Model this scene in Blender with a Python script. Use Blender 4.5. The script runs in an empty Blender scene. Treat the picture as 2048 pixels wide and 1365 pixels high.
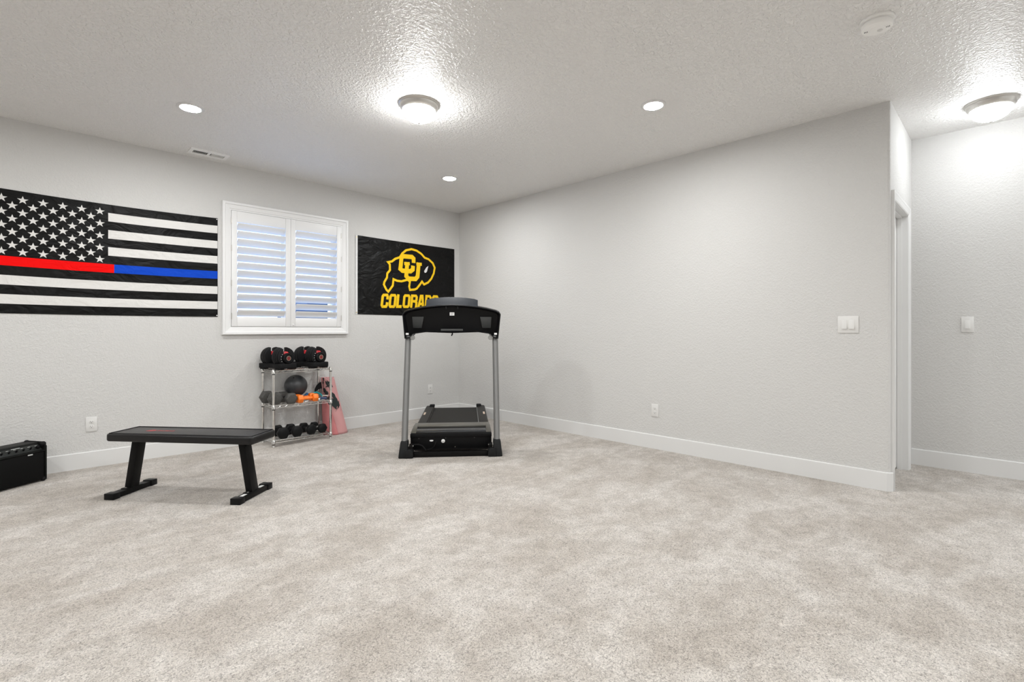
import bpy, bmesh, math, random
from mathutils import Vector, Matrix

random.seed(7)
R = math.radians
SC = bpy.context.scene
COL = SC.collection

# ------------------------------------------------------------------ camera
CAM_Z = 1.137
cd = bpy.data.cameras.new('camera')
cam = bpy.data.objects.new('camera', cd)
COL.objects.link(cam)
cam.location = (0, 0, CAM_Z)
cam.rotation_euler = (R(90), 0, R(-45))
cd.sensor_fit = 'HORIZONTAL'
cd.sensor_width = 36.0
cd.lens = 36.0 * 1000.0 / 2048.0
cd.shift_y = -21.5 / 2048.0
cd.clip_start = 0.02
SC.camera = cam

# ------------------------------------------------------------------ world and exposure
W = bpy.data.worlds.new('sky')
SC.world = W
W.use_nodes = True
bg = W.node_tree.nodes['Background']
bg.inputs['Color'].default_value = (0.45, 0.62, 1.0, 1)
bg.inputs['Strength'].default_value = 3.1
SC.view_settings.view_transform = 'Standard'
SC.view_settings.look = 'None'
SC.view_settings.gamma = 1.0
SC.view_settings.use_curve_mapping = False
SC.view_settings.exposure = 0.05
SC.cycles.use_denoising = True
SC.cycles.max_bounces = 8
SC.cycles.diffuse_bounces = 5
SC.cycles.sample_clamp_indirect = 6.0

WARM = (0.985, 0.995, 0.988)
COOL = (0.94, 0.975, 1.0)
CAN_E = 560.0      # emission of a recessed lens
DOME_E = 72.0      # emission of a glass dome
HALL_E = 47.0


def unseen_lamp(name, x, y, power, color=WARM, size=0.14):
    """an unseen lamp without fixture, added outside the picture to light the room"""
    l = bpy.data.lights.new(name, 'AREA')
    l.shape = 'DISK'
    l.size = size
    l.energy = power
    l.color = color
    o = bpy.data.objects.new(name, l)
    o.location = (x, y, 2.73)
    COL.objects.link(o)
    return o


for (lx, ly, p, c) in ((-1.45, 4.18, 26, WARM), (-1.45, 1.8, 30, WARM), (-3.4, 3.0, 26, WARM),
                       (0.9, -0.6, 34, WARM), (-1.45, -0.6, 30, WARM), (4.86, -1.9, 38, COOL), (2.2, -1.6, 18, WARM),  # the cool one is added to brighten the hall, clear of the right wall
                       (0.9, -2.6, 26, WARM), (3.4, -3.0, 22, COOL)):
    unseen_lamp('unseen_room_lamp', lx, ly, p * 0.92, c)


# ------------------------------------------------------------------ materials
MATS = {}


def new_mat(name):
    m = bpy.data.materials.new(name)
    m.use_nodes = True
    MATS[name] = m
    return m, m.node_tree.nodes, m.node_tree.links, m.node_tree.nodes['Principled BSDF']


def pmat(name, col, rough=0.5, metal=0.0, spec=0.5, bump=0.0, bscale=200.0, coat=0.0, var=0.0, vscale=30.0):
    m, N, L, b = new_mat(name)
    b.inputs['Base Color'].default_value = (*col, 1)
    b.inputs['Roughness'].default_value = rough
    b.inputs['Metallic'].default_value = metal
    b.inputs['Specular IOR Level'].default_value = spec
    b.inputs['Coat Weight'].default_value = coat
    tc = N.new('ShaderNodeTexCoord')
    if bump > 0:
        t = N.new('ShaderNodeTexNoise')
        t.inputs['Scale'].default_value = bscale
        t.inputs['Detail'].default_value = 3
        L.new(tc.outputs['Object'], t.inputs['Vector'])
        bp = N.new('ShaderNodeBump')
        bp.inputs['Strength'].default_value = 1.0
        bp.inputs['Distance'].default_value = bump
        L.new(t.outputs['Fac'], bp.inputs['Height'])
        L.new(bp.outputs['Normal'], b.inputs['Normal'])
    if var > 0:
        t2 = N.new('ShaderNodeTexNoise')
        t2.inputs['Scale'].default_value = vscale
        t2.inputs['Detail'].default_value = 4
        L.new(tc.outputs['Object'], t2.inputs['Vector'])
        mx = N.new('ShaderNodeMix')
        mx.data_type = 'RGBA'
        mx.inputs['A'].default_value = (*[c * (1 - var) for c in col], 1)
        mx.inputs['B'].default_value = (*[min(1, c * (1 + var)) for c in col], 1)
        L.new(t2.outputs['Fac'], mx.inputs['Factor'])
        L.new(mx.outputs['Result'], b.inputs['Base Color'])
    return m


def emat(name, col, strength):
    m, N, L, b = new_mat(name)
    b.inputs['Base Color'].default_value = (0.9, 0.9, 0.9, 1)
    b.inputs['Emission Color'].default_value = (*col, 1)
    b.inputs['Emission Strength'].default_value = strength
    b.inputs['Roughness'].default_value = 0.4
    return m


def plaster(name, col, scale, dist, rough=0.75, spec=0.35):
    """sprayed orange-peel wall finish: rounded blobs with flat tops"""
    m, N, L, b = new_mat(name)
    b.inputs['Base Color'].default_value = (*col, 1)
    b.inputs['Roughness'].default_value = rough
    b.inputs['Specular IOR Level'].default_value = spec
    tc = N.new('ShaderNodeTexCoord')
    n1 = N.new('ShaderNodeTexNoise')
    n1.inputs['Scale'].default_value = scale
    n1.inputs['Detail'].default_value = 2.5
    n1.inputs['Roughness'].default_value = 0.55
    n1.inputs['Distortion'].default_value = 0.6
    L.new(tc.outputs['Object'], n1.inputs['Vector'])
    cr = N.new('ShaderNodeMapRange')
    cr.interpolation_type = 'SMOOTHSTEP'
    cr.inputs['From Min'].default_value = 0.36
    cr.inputs['From Max'].default_value = 0.66
    L.new(n1.outputs['Fac'], cr.inputs['Value'])
    bp = N.new('ShaderNodeBump')
    bp.inputs['Strength'].default_value = 1.0
    bp.inputs['Distance'].default_value = dist
    L.new(cr.outputs['Result'], bp.inputs['Height'])
    L.new(bp.outputs['Normal'], b.inputs['Normal'])
    return m


plaster('wall_paint', (0.620, 0.614, 0.602), 74.0, 0.0012)
plaster('ceiling_paint', (0.850, 0.843, 0.830), 52.0, 0.0042, 0.40, 0.5)
pmat('trim_paint', (0.72, 0.72, 0.715), 0.38)
pmat('shutter_paint', (0.79, 0.79, 0.79), 0.42)
pmat('vent_paint', (0.90, 0.90, 0.89), 0.45)
pmat('vinyl_white', (0.78, 0.80, 0.83), 0.45)
pmat('plate_plastic', (0.71, 0.705, 0.69), 0.32)
pmat('slot_dark', (0.03, 0.03, 0.03), 0.6)
pmat('duct_dark', (0.02, 0.02, 0.02), 0.8)
pmat('detector_plastic', (0.93, 0.925, 0.91), 0.42)
pmat('nickel', (0.62, 0.60, 0.57), 0.32, 0.9)
pmat('door_paint', (0.74, 0.735, 0.72), 0.45)
pmat('black_leather', (0.0099, 0.0094, 0.0099), 0.34, bump=0.0006, bscale=90, spec=0.32)
pmat('black_side_vinyl', (0.0055, 0.0050, 0.0055), 0.42, spec=0.14)
pmat('black_metal', (0.0050, 0.0048, 0.0048), 0.38, 0.0, 0.14)
pmat('black_plastic', (0.0066, 0.0066, 0.0072), 0.35, spec=0.14)
pmat('matte_plastic', (0.0088, 0.0088, 0.0094), 0.62, bump=0.0003, bscale=500, spec=0.14)
pmat('speaker_plastic', (0.045, 0.047, 0.047), 0.55, bump=0.0004, bscale=700)
pmat('grey_plastic', (0.028, 0.031, 0.037), 0.50, spec=0.12)
pmat('boot_plastic', (0.0132, 0.0138, 0.0143), 0.45, bump=0.0003, bscale=400, spec=0.14)
pmat('grey_paint', (0.19, 0.19, 0.187), 0.42, 0.35)
pmat('hood_band', (0.030, 0.032, 0.036), 0.26)
pmat('hood_ridge', (0.10, 0.095, 0.082), 0.42)
pmat('belt_rubber', (0.0165, 0.0154, 0.0143), 0.55, bump=0.0005, bscale=300, var=0.25, vscale=40, spec=0.12)
pmat('rail_plastic', (0.0231, 0.0215, 0.0198), 0.46, spec=0.12)
pmat('label_foil', (0.75, 0.58, 0.45), 0.35)
pmat('sticker_white', (0.78, 0.78, 0.77), 0.5)
pmat('sticker_print', (0.25, 0.25, 0.25), 0.6)
pmat('chrome', (0.80, 0.79, 0.77), 0.16, 1.0)
pmat('clear_grey', (0.30, 0.30, 0.29), 0.25)
pmat('rubber_black', (0.0077, 0.0077, 0.0083), 0.40, spec=0.14)
pmat('rubber_grey', (0.060, 0.058, 0.054), 0.60, bump=0.0012, bscale=160, var=0.5, vscale=90)
pmat('plate_black', (0.0121, 0.0121, 0.0132), 0.46, spec=0.14)
pmat('red_plastic', (0.60, 0.035, 0.045), 0.40)
pmat('dial_red', (0.20, 0.018, 0.015), 0.45)
pmat('dial_silver', (0.42, 0.39, 0.33), 0.35, 0.7)
pmat('ball_rubber', (0.040, 0.042, 0.046), 0.36)
pmat('orange_vinyl', (0.95, 0.20, 0.012), 0.42)
pmat('teal_rubber', (0.01, 0.33, 0.36), 0.45)
pmat('blue_rubber', (0.01, 0.13, 0.33), 0.45)
pmat('navy_plastic', (0.02, 0.045, 0.12), 0.35)
pmat('pale_cord', (0.75, 0.76, 0.66), 0.5)
pmat('amp_tolex', (0.0055, 0.0060, 0.0055), 0.50, bump=0.0008, bscale=420, spec=0.14)
pmat('amp_cloth', (0.0039, 0.0039, 0.0039), 0.75, bump=0.0005, bscale=900, spec=0.14)
pmat('amp_panel', (0.0165, 0.0187, 0.0176), 0.30, spec=0.25)
pmat('amp_mark', (0.55, 0.56, 0.55), 0.4)
pmat('print_red_faded', (0.36, 0.030, 0.035), 0.45)
pmat('brass', (0.65, 0.58, 0.42), 0.35, 0.8)


def cloth(name, col, rough, crease, spec=0.25):
    m, N, L, b = new_mat(name)
    b.inputs['Base Color'].default_value = (*col, 1)
    b.inputs['Roughness'].default_value = rough
    b.inputs['Specular IOR Level'].default_value = spec
    tc = N.new('ShaderNodeTexCoord')
    mp = N.new('ShaderNodeMapping')
    mp.inputs['Scale'].default_value = (1.0, 1.0, 1.6)
    mp.inputs['Rotation'].default_value = (0, R(35), 0)
    L.new(tc.outputs['Object'], mp.inputs['Vector'])
    n = N.new('ShaderNodeTexNoise')
    n.inputs['Scale'].default_value = 5.0
    n.inputs['Detail'].default_value = 3.0
    n.inputs['Distortion'].default_value = 1.6
    L.new(mp.outputs['Vector'], n.inputs['Vector'])
    bp = N.new('ShaderNodeBump')
    bp.inputs['Strength'].default_value = 1.0
    bp.inputs['Distance'].default_value = crease
    L.new(n.outputs['Fac'], bp.inputs['Height'])
    L.new(bp.outputs['Normal'], b.inputs['Normal'])
    return m


cloth('flag_black', (0.005, 0.005, 0.005), 0.50, 0.025, 0.16)
cloth('flag_white', (0.70, 0.69, 0.67), 0.60, 0.012)
cloth('flag_red', (0.85, 0.004, 0.004), 0.60, 0.012, 0.08)
cloth('flag_blue', (0.004, 0.058, 0.50), 0.60, 0.012, 0.10)
cloth('banner_black', (0.005, 0.005, 0.005), 0.46, 0.030, 0.16)
cloth('banner_gold', (0.88, 0.56, 0.01), 0.55, 0.015)
cloth('banner_white', (0.72, 0.72, 0.72), 0.60, 0.012)

emat('can_lens', WARM, CAN_E)
emat('dome_glass', (0.99, 0.995, 0.99), DOME_E)
emat('dome_glass_cool', (0.95, 0.98, 1.0), HALL_E)


def carpet_mat():
    m, N, L, b = new_mat('carpet')
    b.inputs['Roughness'].default_value = 0.95
    b.inputs['Specular IOR Level'].default_value = 0.1
    b.inputs['Sheen Weight'].default_value = 0.15
    tc = N.new('ShaderNodeTexCoord')

    def noise(scale, detail, rough=0.5, dist=0.0, vec=None):
        n = N.new('ShaderNodeTexNoise')
        n.inputs['Scale'].default_value = scale
        n.inputs['Detail'].default_value = detail
        n.inputs['Roughness'].default_value = rough
        n.inputs['Distortion'].default_value = dist
        L.new(vec or tc.outputs['Object'], n.inputs['Vector'])
        return n

    def rng(src, a, c, lo=0.0, hi=1.0):
        r = N.new('ShaderNodeMapRange')
        r.interpolation_type = 'SMOOTHSTEP'
        r.inputs['From Min'].default_value = a
        r.inputs['From Max'].default_value = c
        r.inputs['To Min'].default_value = lo
        r.inputs['To Max'].default_value = hi
        L.new(src, r.inputs['Value'])
        return r

    def mix(f, A, B, mode='MIX'):
        x = N.new('ShaderNodeMix')
        x.data_type = 'RGBA'
        x.blend_type = mode
        for s, v in (('Factor', f), ('A', A), ('B', B)):
            if isinstance(v, (tuple, float, int)):
                x.inputs[s].default_value = v
            else:
                L.new(v, x.inputs[s])
        return x.outputs['Result']

    # brightness of pile brushed the other way (vacuum strokes, footprints), painted into the colour
    mp = N.new('ShaderNodeMapping')
    mp.inputs['Rotation'].default_value = (0, 0, R(20))
    mp.inputs['Scale'].default_value = (1.0, 1.7, 1.0)
    L.new(tc.outputs['Object'], mp.inputs['Vector'])
    big = noise(1.9, 5, 0.58, 0.5, mp.outputs['Vector'])
    patch = rng(big.outputs['Fac'], 0.32, 0.68)
    mid = noise(11.0, 6, 0.68, 0.4)
    midr = rng(mid.outputs['Fac'], 0.35, 0.65)
    c1 = mix(patch.outputs['Result'], (0.495, 0.450, 0.405, 1), (0.632, 0.593, 0.556, 1))
    c2 = mix(midr.outputs['Result'], (0.88, 0.87, 0.855, 1), (1.07, 1.07, 1.07, 1))
    c3 = mix(1.0, c1, c2, 'MULTIPLY')
    fine = noise(230.0, 2, 0.7)
    finer = rng(fine.outputs['Fac'], 0.28, 0.66, 0.74, 1.12)
    pit = noise(130.0, 3, 0.65, 0.8)
    pitr = rng(pit.outputs['Fac'], 0.28, 0.56, 0.50, 1.09)  # shade in the pits between tufts, painted into the colour
    mu = N.new('ShaderNodeMath')
    mu.operation = 'MULTIPLY'
    L.new(finer.outputs['Result'], mu.inputs[0])
    L.new(pitr.outputs['Result'], mu.inputs[1])
    grn = N.new('ShaderNodeCombineColor')
    for s in ('Red', 'Green', 'Blue'):
        L.new(mu.outputs[0], grn.inputs[s])
    c4 = mix(1.0, c3, grn.outputs['Color'], 'MULTIPLY')
    L.new(c4, b.inputs['Base Color'])
    tuft = noise(130.0, 3, 0.65, 0.8)
    bp = N.new('ShaderNodeBump')
    bp.inputs['Strength'].default_value = 0.9
    bp.inputs['Distance'].default_value = 0.010
    L.new(tuft.outputs['Fac'], bp.inputs['Height'])
    L.new(bp.outputs['Normal'], b.inputs['Normal'])


carpet_mat()


def mat_print():
    """pink mat with a black botanical print on its upper part"""
    m, N, L, b = new_mat('mat_pink')
    b.inputs['Roughness'].default_value = 0.7
    tc = N.new('ShaderNodeTexCoord')
    mp = N.new('ShaderNodeMapping')
    mp.inputs['Scale'].default_value = (1, 1, 0.55)
    mp.inputs['Rotation'].default_value = (R(25), R(20), 0)
    L.new(tc.outputs['Object'], mp.inputs['Vector'])
    n = N.new('ShaderNodeTexNoise')
    n.inputs['Scale'].default_value = 13
    n.inputs['Detail'].default_value = 2.5
    n.inputs['Distortion'].default_value = 1.4
    L.new(mp.outputs['Vector'], n.inputs['Vector'])
    r = N.new('ShaderNodeMapRange')
    r.inputs['From Min'].default_value = 0.60
    r.inputs['From Max'].default_value = 0.615
    L.new(n.outputs['Fac'], r.inputs['Value'])
    sx = N.new('ShaderNodeSeparateXYZ')
    L.new(tc.outputs['Object'], sx.inputs['Vector'])
    hz = N.new('ShaderNodeMapRange')
    hz.inputs['From Min'].default_value = 0.24
    hz.inputs['From Max'].default_value = 0.30
    L.new(sx.outputs['Z'], hz.inputs['Value'])
    mu = N.new('ShaderNodeMath')
    mu.operation = 'MULTIPLY'
    L.new(r.outputs['Result'], mu.inputs[0])
    L.new(hz.outputs['Result'], mu.inputs[1])
    mx = N.new('ShaderNodeMix')
    mx.data_type = 'RGBA'
    mx.inputs['A'].default_value = (0.66, 0.335, 0.335, 1)
    mx.inputs['B'].default_value = (0.018, 0.026, 0.026, 1)
    L.new(mu.outputs[0], mx.inputs['Factor'])
    L.new(mx.outputs['Result'], b.inputs['Base Color'])


mat_print()
pmat('mat_print', (0.018, 0.028, 0.028), 0.7)
pmat('mat_pink_plain', (0.58, 0.20, 0.205), 0.75)


def glass_mat():
    m, N, L, b = new_mat('window_glass')
    b.inputs['Base Color'].default_value = (0.95, 0.98, 1.0, 1)
    b.inputs['Roughness'].default_value = 0.0
    b.inputs['Transmission Weight'].default_value = 1.0
    b.inputs['IOR'].default_value = 1.02


glass_mat()


# ------------------------------------------------------------------ mesh helpers
class MB:
    def __init__(self):
        self.bm = bmesh.new()

    def box(self, x0, x1, y0, y1, z0, z1):
        v = [self.bm.verts.new((x, y, z)) for z in (z0, z1) for x, y in ((x0, y0), (x1, y0), (x1, y1), (x0, y1))]
        for f in ((3, 2, 1, 0), (4, 5, 6, 7), (0, 1, 5, 4), (1, 2, 6, 5), (2, 3, 7, 6), (3, 0, 4, 7)):
            self.bm.faces.new([v[i] for i in f])
        return self

    def obox(self, c, sx, sy, sz, rot):
        """box of full size sx, sy, sz round c, turned by the matrix rot"""
        v = []
        for z in (-sz / 2, sz / 2):
            for x, y in ((-sx / 2, -sy / 2), (sx / 2, -sy / 2), (sx / 2, sy / 2), (-sx / 2, sy / 2)):
                v.append(self.bm.verts.new(Vector(c) + rot @ Vector((x, y, z))))
        for f in ((3, 2, 1, 0), (4, 5, 6, 7), (0, 1, 5, 4), (1, 2, 6, 5), (2, 3, 7, 6), (3, 0, 4, 7)):
            self.bm.faces.new([v[i] for i in f])
        return self

    def loft(self, rings, cap0=True, cap1=True, closed=True):
        rows = [[self.bm.verts.new(p) for p in ring] for ring in rings]
        n = len(rows[0])
        for a, b in zip(rows, rows[1:]):
            for i in range(n if closed else n - 1):
                j = (i + 1) % n
                self.bm.faces.new((a[i], a[j], b[j], b[i]))
        if cap0:
            self.bm.faces.new(list(reversed(rows[0])))
        if cap1:
            self.bm.faces.new(rows[-1])
        return self

    def prism(self, pts, fn, d0, d1):
        """extrude a 2D outline; fn(u, v, d) gives the 3D point"""
        return self.loft([[fn(u, v, d0) for u, v in pts], [fn(u, v, d1) for u, v in pts]])

    def tube(self, path, r, n=10, cap=True):
        path = [Vector(p) for p in path]
        rs = r if isinstance(r, (list, tuple)) else [r] * len(path)
        rings = []
        up = None
        for i, p in enumerate(path):
            t = (path[min(i + 1, len(path) - 1)] - path[max(i - 1, 0)]).normalized()
            if up is None:
                up = Vector((0, 0, 1)) if abs(t.z) < 0.9 else Vector((1, 0, 0))
            a = t.cross(up).normalized()
            b = a.cross(t).normalized()
            up = b
            rings.append([p + rs[i] * (math.cos(q) * a + math.sin(q) * b) for q in
                          [2 * math.pi * k / n for k in range(n)]])
        return self.loft(rings, cap, cap)

    def lathe(self, prof, c=(0, 0, 0), axis='z', n=32, cap0=True, cap1=True):
        """prof: list of (radius, height)"""
        c = Vector(c)
        rings = []
        for r, h in prof:
            ring = []
            for k in range(n):
                q = 2 * math.pi * k / n
                u, v = r * math.cos(q), r * math.sin(q)
                ring.append(c + Vector({'z': (u, v, h), 'y': (u, h, v), 'x': (h, u, v)}[axis]))
            rings.append(ring)
        return self.loft(rings, cap0, cap1)

    def poly(self, pts):
        self.bm.faces.new([self.bm.verts.new(p) for p in pts])
        return self

    def quad_grid(self, nu, nv, fn):
        rows = [[self.bm.verts.new(fn(i / nu, j / nv)) for i in range(nu + 1)] for j in range(nv + 1)]
        for j in range(nv):
            for i in range(nu):
                self.bm.faces.new((rows[j][i], rows[j][i + 1], rows[j + 1][i + 1], rows[j + 1][i]))
        return self

    def build(self, name, mat, parent=None, bevel=0.0, seg=2, smooth=True, angle=40, solid=0.0):
        bm = self.bm
        bmesh.ops.recalc_face_normals(bm, faces=bm.faces)
        if bevel > 0:
            ed = [e for e in bm.edges if len(e.link_faces) == 2 and e.calc_face_angle(0) > R(35)]
            bmesh.ops.bevel(bm, geom=ed, offset=bevel, offset_type='OFFSET', segments=seg, profile=0.5,
                            affect='EDGES', clamp_overlap=True)
        me = bpy.data.meshes.new(name)
        bm.to_mesh(me)
        bm.free()
        me.materials.append(MATS[mat])
        if smooth:
            me.polygons.foreach_set('use_smooth', [True] * len(me.polygons))
            me.set_sharp_from_angle(angle=R(angle))
        o = bpy.data.objects.new(name, me)
        COL.objects.link(o)
        if parent:
            o.parent = parent
        if solid > 0:
            md = o.modifiers.new('thickness', 'SOLIDIFY')
            md.thickness = solid
        return o


def thing(name, label, cat, loc=(0, 0, 0), rz=0.0, group=None):
    o = bpy.data.objects.new(name, None)
    COL.objects.link(o)
    o.empty_display_size = 0.1
    o.location = loc
    o.rotation_euler = (0, 0, rz)
    o['label'] = label
    o['category'] = cat
    if group:
        o['group'] = group
    return o


def tag(o, label, cat, group=None):
    o['label'] = label
    o['category'] = cat
    if group:
        o['group'] = group
    return o


def struct(o, label=None, cat=None):
    o['kind'] = 'structure'
    if label:
        o['label'] = label
    if cat:
        o['category'] = cat
    return o


# ------------------------------------------------------------------ room shell
XR, YL, HC = 4.330, 5.357, 2.740       # right wall, left wall, ceiling
XH, YR = 5.372, 0.600                  # hallway wall, return wall with the door
XB, YB = -4.6, -3.8                    # walls behind the camera
FZ = 0.010                             # carpet surface
T = 0.16

struct(MB().box(XB - T, XH + T, YB - T, YL + T, -0.12, FZ).build('floor', 'carpet', smooth=False),
       'mottled beige grey cut pile carpet covering the whole room', 'carpet')
struct(MB().box(XB - T, XH + T, YB - T, YL + T, HC, HC + 0.14).build('ceiling', 'ceiling_paint', smooth=False),
       'light grey textured ceiling with lamps and air vent', 'ceiling')

# left wall with the window opening
WX0, WX1, WZ0, WZ1 = 1.500, 2.622, 1.172, 2.305
m = MB()
m.box(XB - T, WX0, YL, YL + T, FZ, HC)
m.box(WX1, XR + 0.08, YL, YL + T, FZ, HC)
m.box(WX0, WX1, YL, YL + T, FZ, WZ0)
m.box(WX0, WX1, YL, YL + T, WZ1, HC)
struct(m.build('wall_left', 'wall_paint', smooth=False), 'light greige orange peel wall with window and flags', 'wall')

# right wall: one block whose free corner is rounded
m = MB()
rb = 0.020
pts = [(XR, YL), (XR, YR + rb)]
for k in range(1, 6):
    q = math.pi + (math.pi / 2) * k / 5
    pts.append((XR + rb + rb * math.cos(q), YR + rb + rb * math.sin(q)))
pts += [(XR + 0.085, YR), (XR + 0.085, YL)]
m.prism(pts, lambda u, v, d: (u, v, d), FZ, HC)
struct(m.build('wall_right', 'wall_paint', angle=60), 'long light greige wall ending in a rounded corner', 'wall')

DX0, DX1, DZ = 4.425, 5.100, 2.060      # door opening
m = MB()
m.box(XR + 0.085, XH, YR, YR + 0.115, DZ + 0.02, HC)
m.box(DX1 + 0.02, XH, YR, YR + 0.115, FZ, DZ + 0.02)
struct(m.build('wall_return', 'wall_paint', smooth=False), 'short wall around the narrow door opening', 'wall')
struct(MB().box(XH, XH + T, YB, YR + 1.2, FZ, HC).build('wall_hall', 'wall_paint', smooth=False),
       'hallway wall with a single light switch', 'wall')
struct(MB().box(XB - T, XH + T, YB - T, YB, FZ, HC).build('wall_rear', 'wall_paint', smooth=False),
       'plain wall behind the camera', 'wall')
struct(MB().box(XB - T, XB, YB, YL, FZ, HC).build('wall_side', 'wall_paint', smooth=False),
       'plain side wall far left of the camera', 'wall')
struct(MB().box(XR + 0.085, XH, YR + 1.0, YR + 1.2, FZ, HC).build('wall_beyond', 'wall_paint', smooth=False),
       'wall of the room behind the door', 'wall')

# baseboards (top edge slightly eased)
BH, BT = 0.142, 0.015


def base_profile():
    return [(0, FZ - 0.002), (BT, FZ - 0.002), (BT, BH - 0.004), (BT - 0.004, BH), (0, BH)]


m = MB()
m.loft([[(x, YL - u, v) for u, v in base_profile()] for x in (XB, XR - BT * 0.2)])
struct(m.build('baseboard_left', 'trim_paint', smooth=False), 'white baseboard along the wall with the flags', 'baseboard')
m = MB()
pr = base_profile()
c = 0.024
rings = [[(XR - u, YL - BT, v) for u, v in pr],
         [(XR - u, YR + c - u * 0.41, v) for u, v in pr],
         [(XR + c - u * 0.41, YR - u, v) for u, v in pr],
         [(4.357, YR - u, v) for u, v in pr]]
m.loft(rings)
struct(m.build('baseboard_right', 'trim_paint', smooth=False), 'white baseboard wrapping the rounded wall corner', 'baseboard')
m = MB()
m.loft([[(XH - u, y, v) for u, v in pr] for y in (YR, YB)])
struct(m.build('baseboard_hall', 'trim_paint', smooth=False), 'white baseboard along the hallway wall', 'baseboard')

# door casing, jamb and door
m = MB()
CW = 0.062
cas = [(0.0, 0.0), (0.0, 0.011), (0.008, 0.015), (0.040, 0.018), (0.050, 0.020), (CW, 0.020), (CW, 0.0)]


def casing_rings(x0, x1, z0, z1, yw):
    # inverted U of mitred profile; u runs outward from the opening, v off the wall
    rings = []
    rings.append([(x0 - u, yw - v, z0) for u, v in cas])
    rings.append([(x0 - u, yw - v, z1 + u) for u, v in cas])
    rings.append([(x1 + u, yw - v, z1 + u) for u, v in cas])
    rings.append([(x1 + u, yw - v, z0) for u, v in cas])
    return rings


m.loft(casing_rings(DX0, DX1, FZ - 0.002, DZ, YR))
tr = m.build('trim_1', 'trim_paint', smooth=False)
struct(tr, 'white mitred casing around the narrow door', 'door trim')
m = MB()
m.box(DX0 - 0.012, DX0 + 0.004, YR - 0.004, YR + 0.115, FZ, DZ)
m.box(DX1 - 0.004, DX1 + 0.02, YR - 0.004, YR + 0.115, FZ, DZ + 0.02)
m.box(DX0 + 0.004, DX1 - 0.004, YR - 0.004, YR + 0.115, DZ - 0.004, DZ + 0.02)
m.build('jamb', 'trim_paint', tr, smooth=False)
m = MB()
m.box(DX1 - 0.016, DX1 - 0.004, YR + 0.030, YR + 0.062, FZ, DZ - 0.004)
m.box(DX0 + 0.004, DX0 + 0.016, YR + 0.030, YR + 0.062, FZ, DZ - 0.004)
m.box(DX0 + 0.016, DX1 - 0.016, YR + 0.030, YR + 0.062, DZ - 0.016, DZ - 0.004)
m.build('door_stop', 'trim_paint', tr, smooth=False)
dr = struct(MB().box(DX0 + 0.006, DX1 - 0.006, YR + 0.064, YR + 0.100, FZ + 0.018, DZ - 0.007)
            .build('door_1', 'door_paint', smooth=False), 'closed white door deep in its frame', 'door')
for (z0, z1) in ((0.25, 0.95), (1.10, 1.90)):
    MB().box(DX0 + 0.11, DX1 - 0.11, YR + 0.058, YR + 0.066, z0, z1).build('panel', 'door_paint', dr, bevel=0.005)
m = MB()
m.lathe([(0.012, 0), (0.012, -0.03), (0.026, -0.036), (0.028, -0.052), (0.018, -0.062)], (DX0 + 0.07, YR + 0.064, 0.95), 'y', 20)
m.build('door_knob', 'nickel', dr)

# ------------------------------------------------------------------ window with plantation shutters
CWX0, CWX1, CWZ0, CWZ1 = 1.420, 2.700, 1.104, 2.376
win = struct(thing('window_1', 'white window casing with louvered plantation shutters', 'window', (0, 0, 0)))
m = MB()
wcas = [(0.0, 0.0), (0.0, 0.016), (0.012, 0.016), (0.016, 0.020), (0.050, 0.026), (0.056, 0.034), (0.074, 0.034), (0.078, 0.028), (0.078, 0.0)]
ox0, ox1, oz0, oz1 = CWX0 + 0.078, CWX1 - 0.078, CWZ0 + 0.068, CWZ1 - 0.073
rings = [[(ox0 - u, YL - v, oz0 - u) for u, v in wcas], [(ox0 - u, YL - v, oz1 + u) for u, v in wcas],
         [(ox1 + u, YL - v, oz1 + u) for u, v in wcas], [(ox1 + u, YL - v, oz0 - u) for u, v in wcas]]
rings.append(rings[0])
m.loft(rings, False, False)
bmesh.ops.remove_doubles(m.bm, verts=m.bm.verts, dist=1e-5)
m.build('window_casing', 'shutter_paint', win, smooth=False)
# reveal lining and vinyl window unit at the outer face
m = MB()
for (a0, a1, b0, b1) in ((WX0 - 0.002, WX0 + 0.004, WZ0, WZ1), (WX1 - 0.004, WX1 + 0.002, WZ0, WZ1)):
    m.box(a0, a1, YL + 0.002, YL + 0.158, b0, b1)
m.box(WX0, WX1, YL + 0.002, YL + 0.158, WZ1 - 0.004, WZ1 + 0.002)
m.box(WX0, WX1, YL + 0.002, YL + 0.158, WZ0 - 0.002, WZ0 + 0.004)
m.build('reveal', 'shutter_paint', win, smooth=False)
m = MB()
fx0, fx1, fz0, fz1, fy = WX0 + 0.004, WX1 - 0.004, WZ0 + 0.004, WZ1 - 0.004, YL + 0.10
fw = 0.045
m.box(fx0, fx0 + fw, fy, fy + 0.05, fz0, fz1)
m.box(fx1 - fw, fx1, fy, fy + 0.05, fz0, fz1)
m.box(fx0 + fw, fx1 - fw, fy, fy + 0.05, fz0, fz0 + fw)
m.box(fx0 + fw, fx1 - fw, fy, fy + 0.05, fz1 - fw, fz1)
xm = (fx0 + fx1) / 2
m.box(xm - 0.035, xm + 0.035, fy, fy + 0.05, fz0 + fw, fz1 - fw)
m.build('window_frame', 'vinyl_white', win, smooth=False)
for (a, b) in ((fx0 + fw, xm - 0.035), (xm + 0.035, fx1 - fw)):
    MB().box(a, b, fy + 0.022, fy + 0.026, fz0 + fw, fz1 - fw).build('pane', 'window_glass', win, smooth=False)

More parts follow.
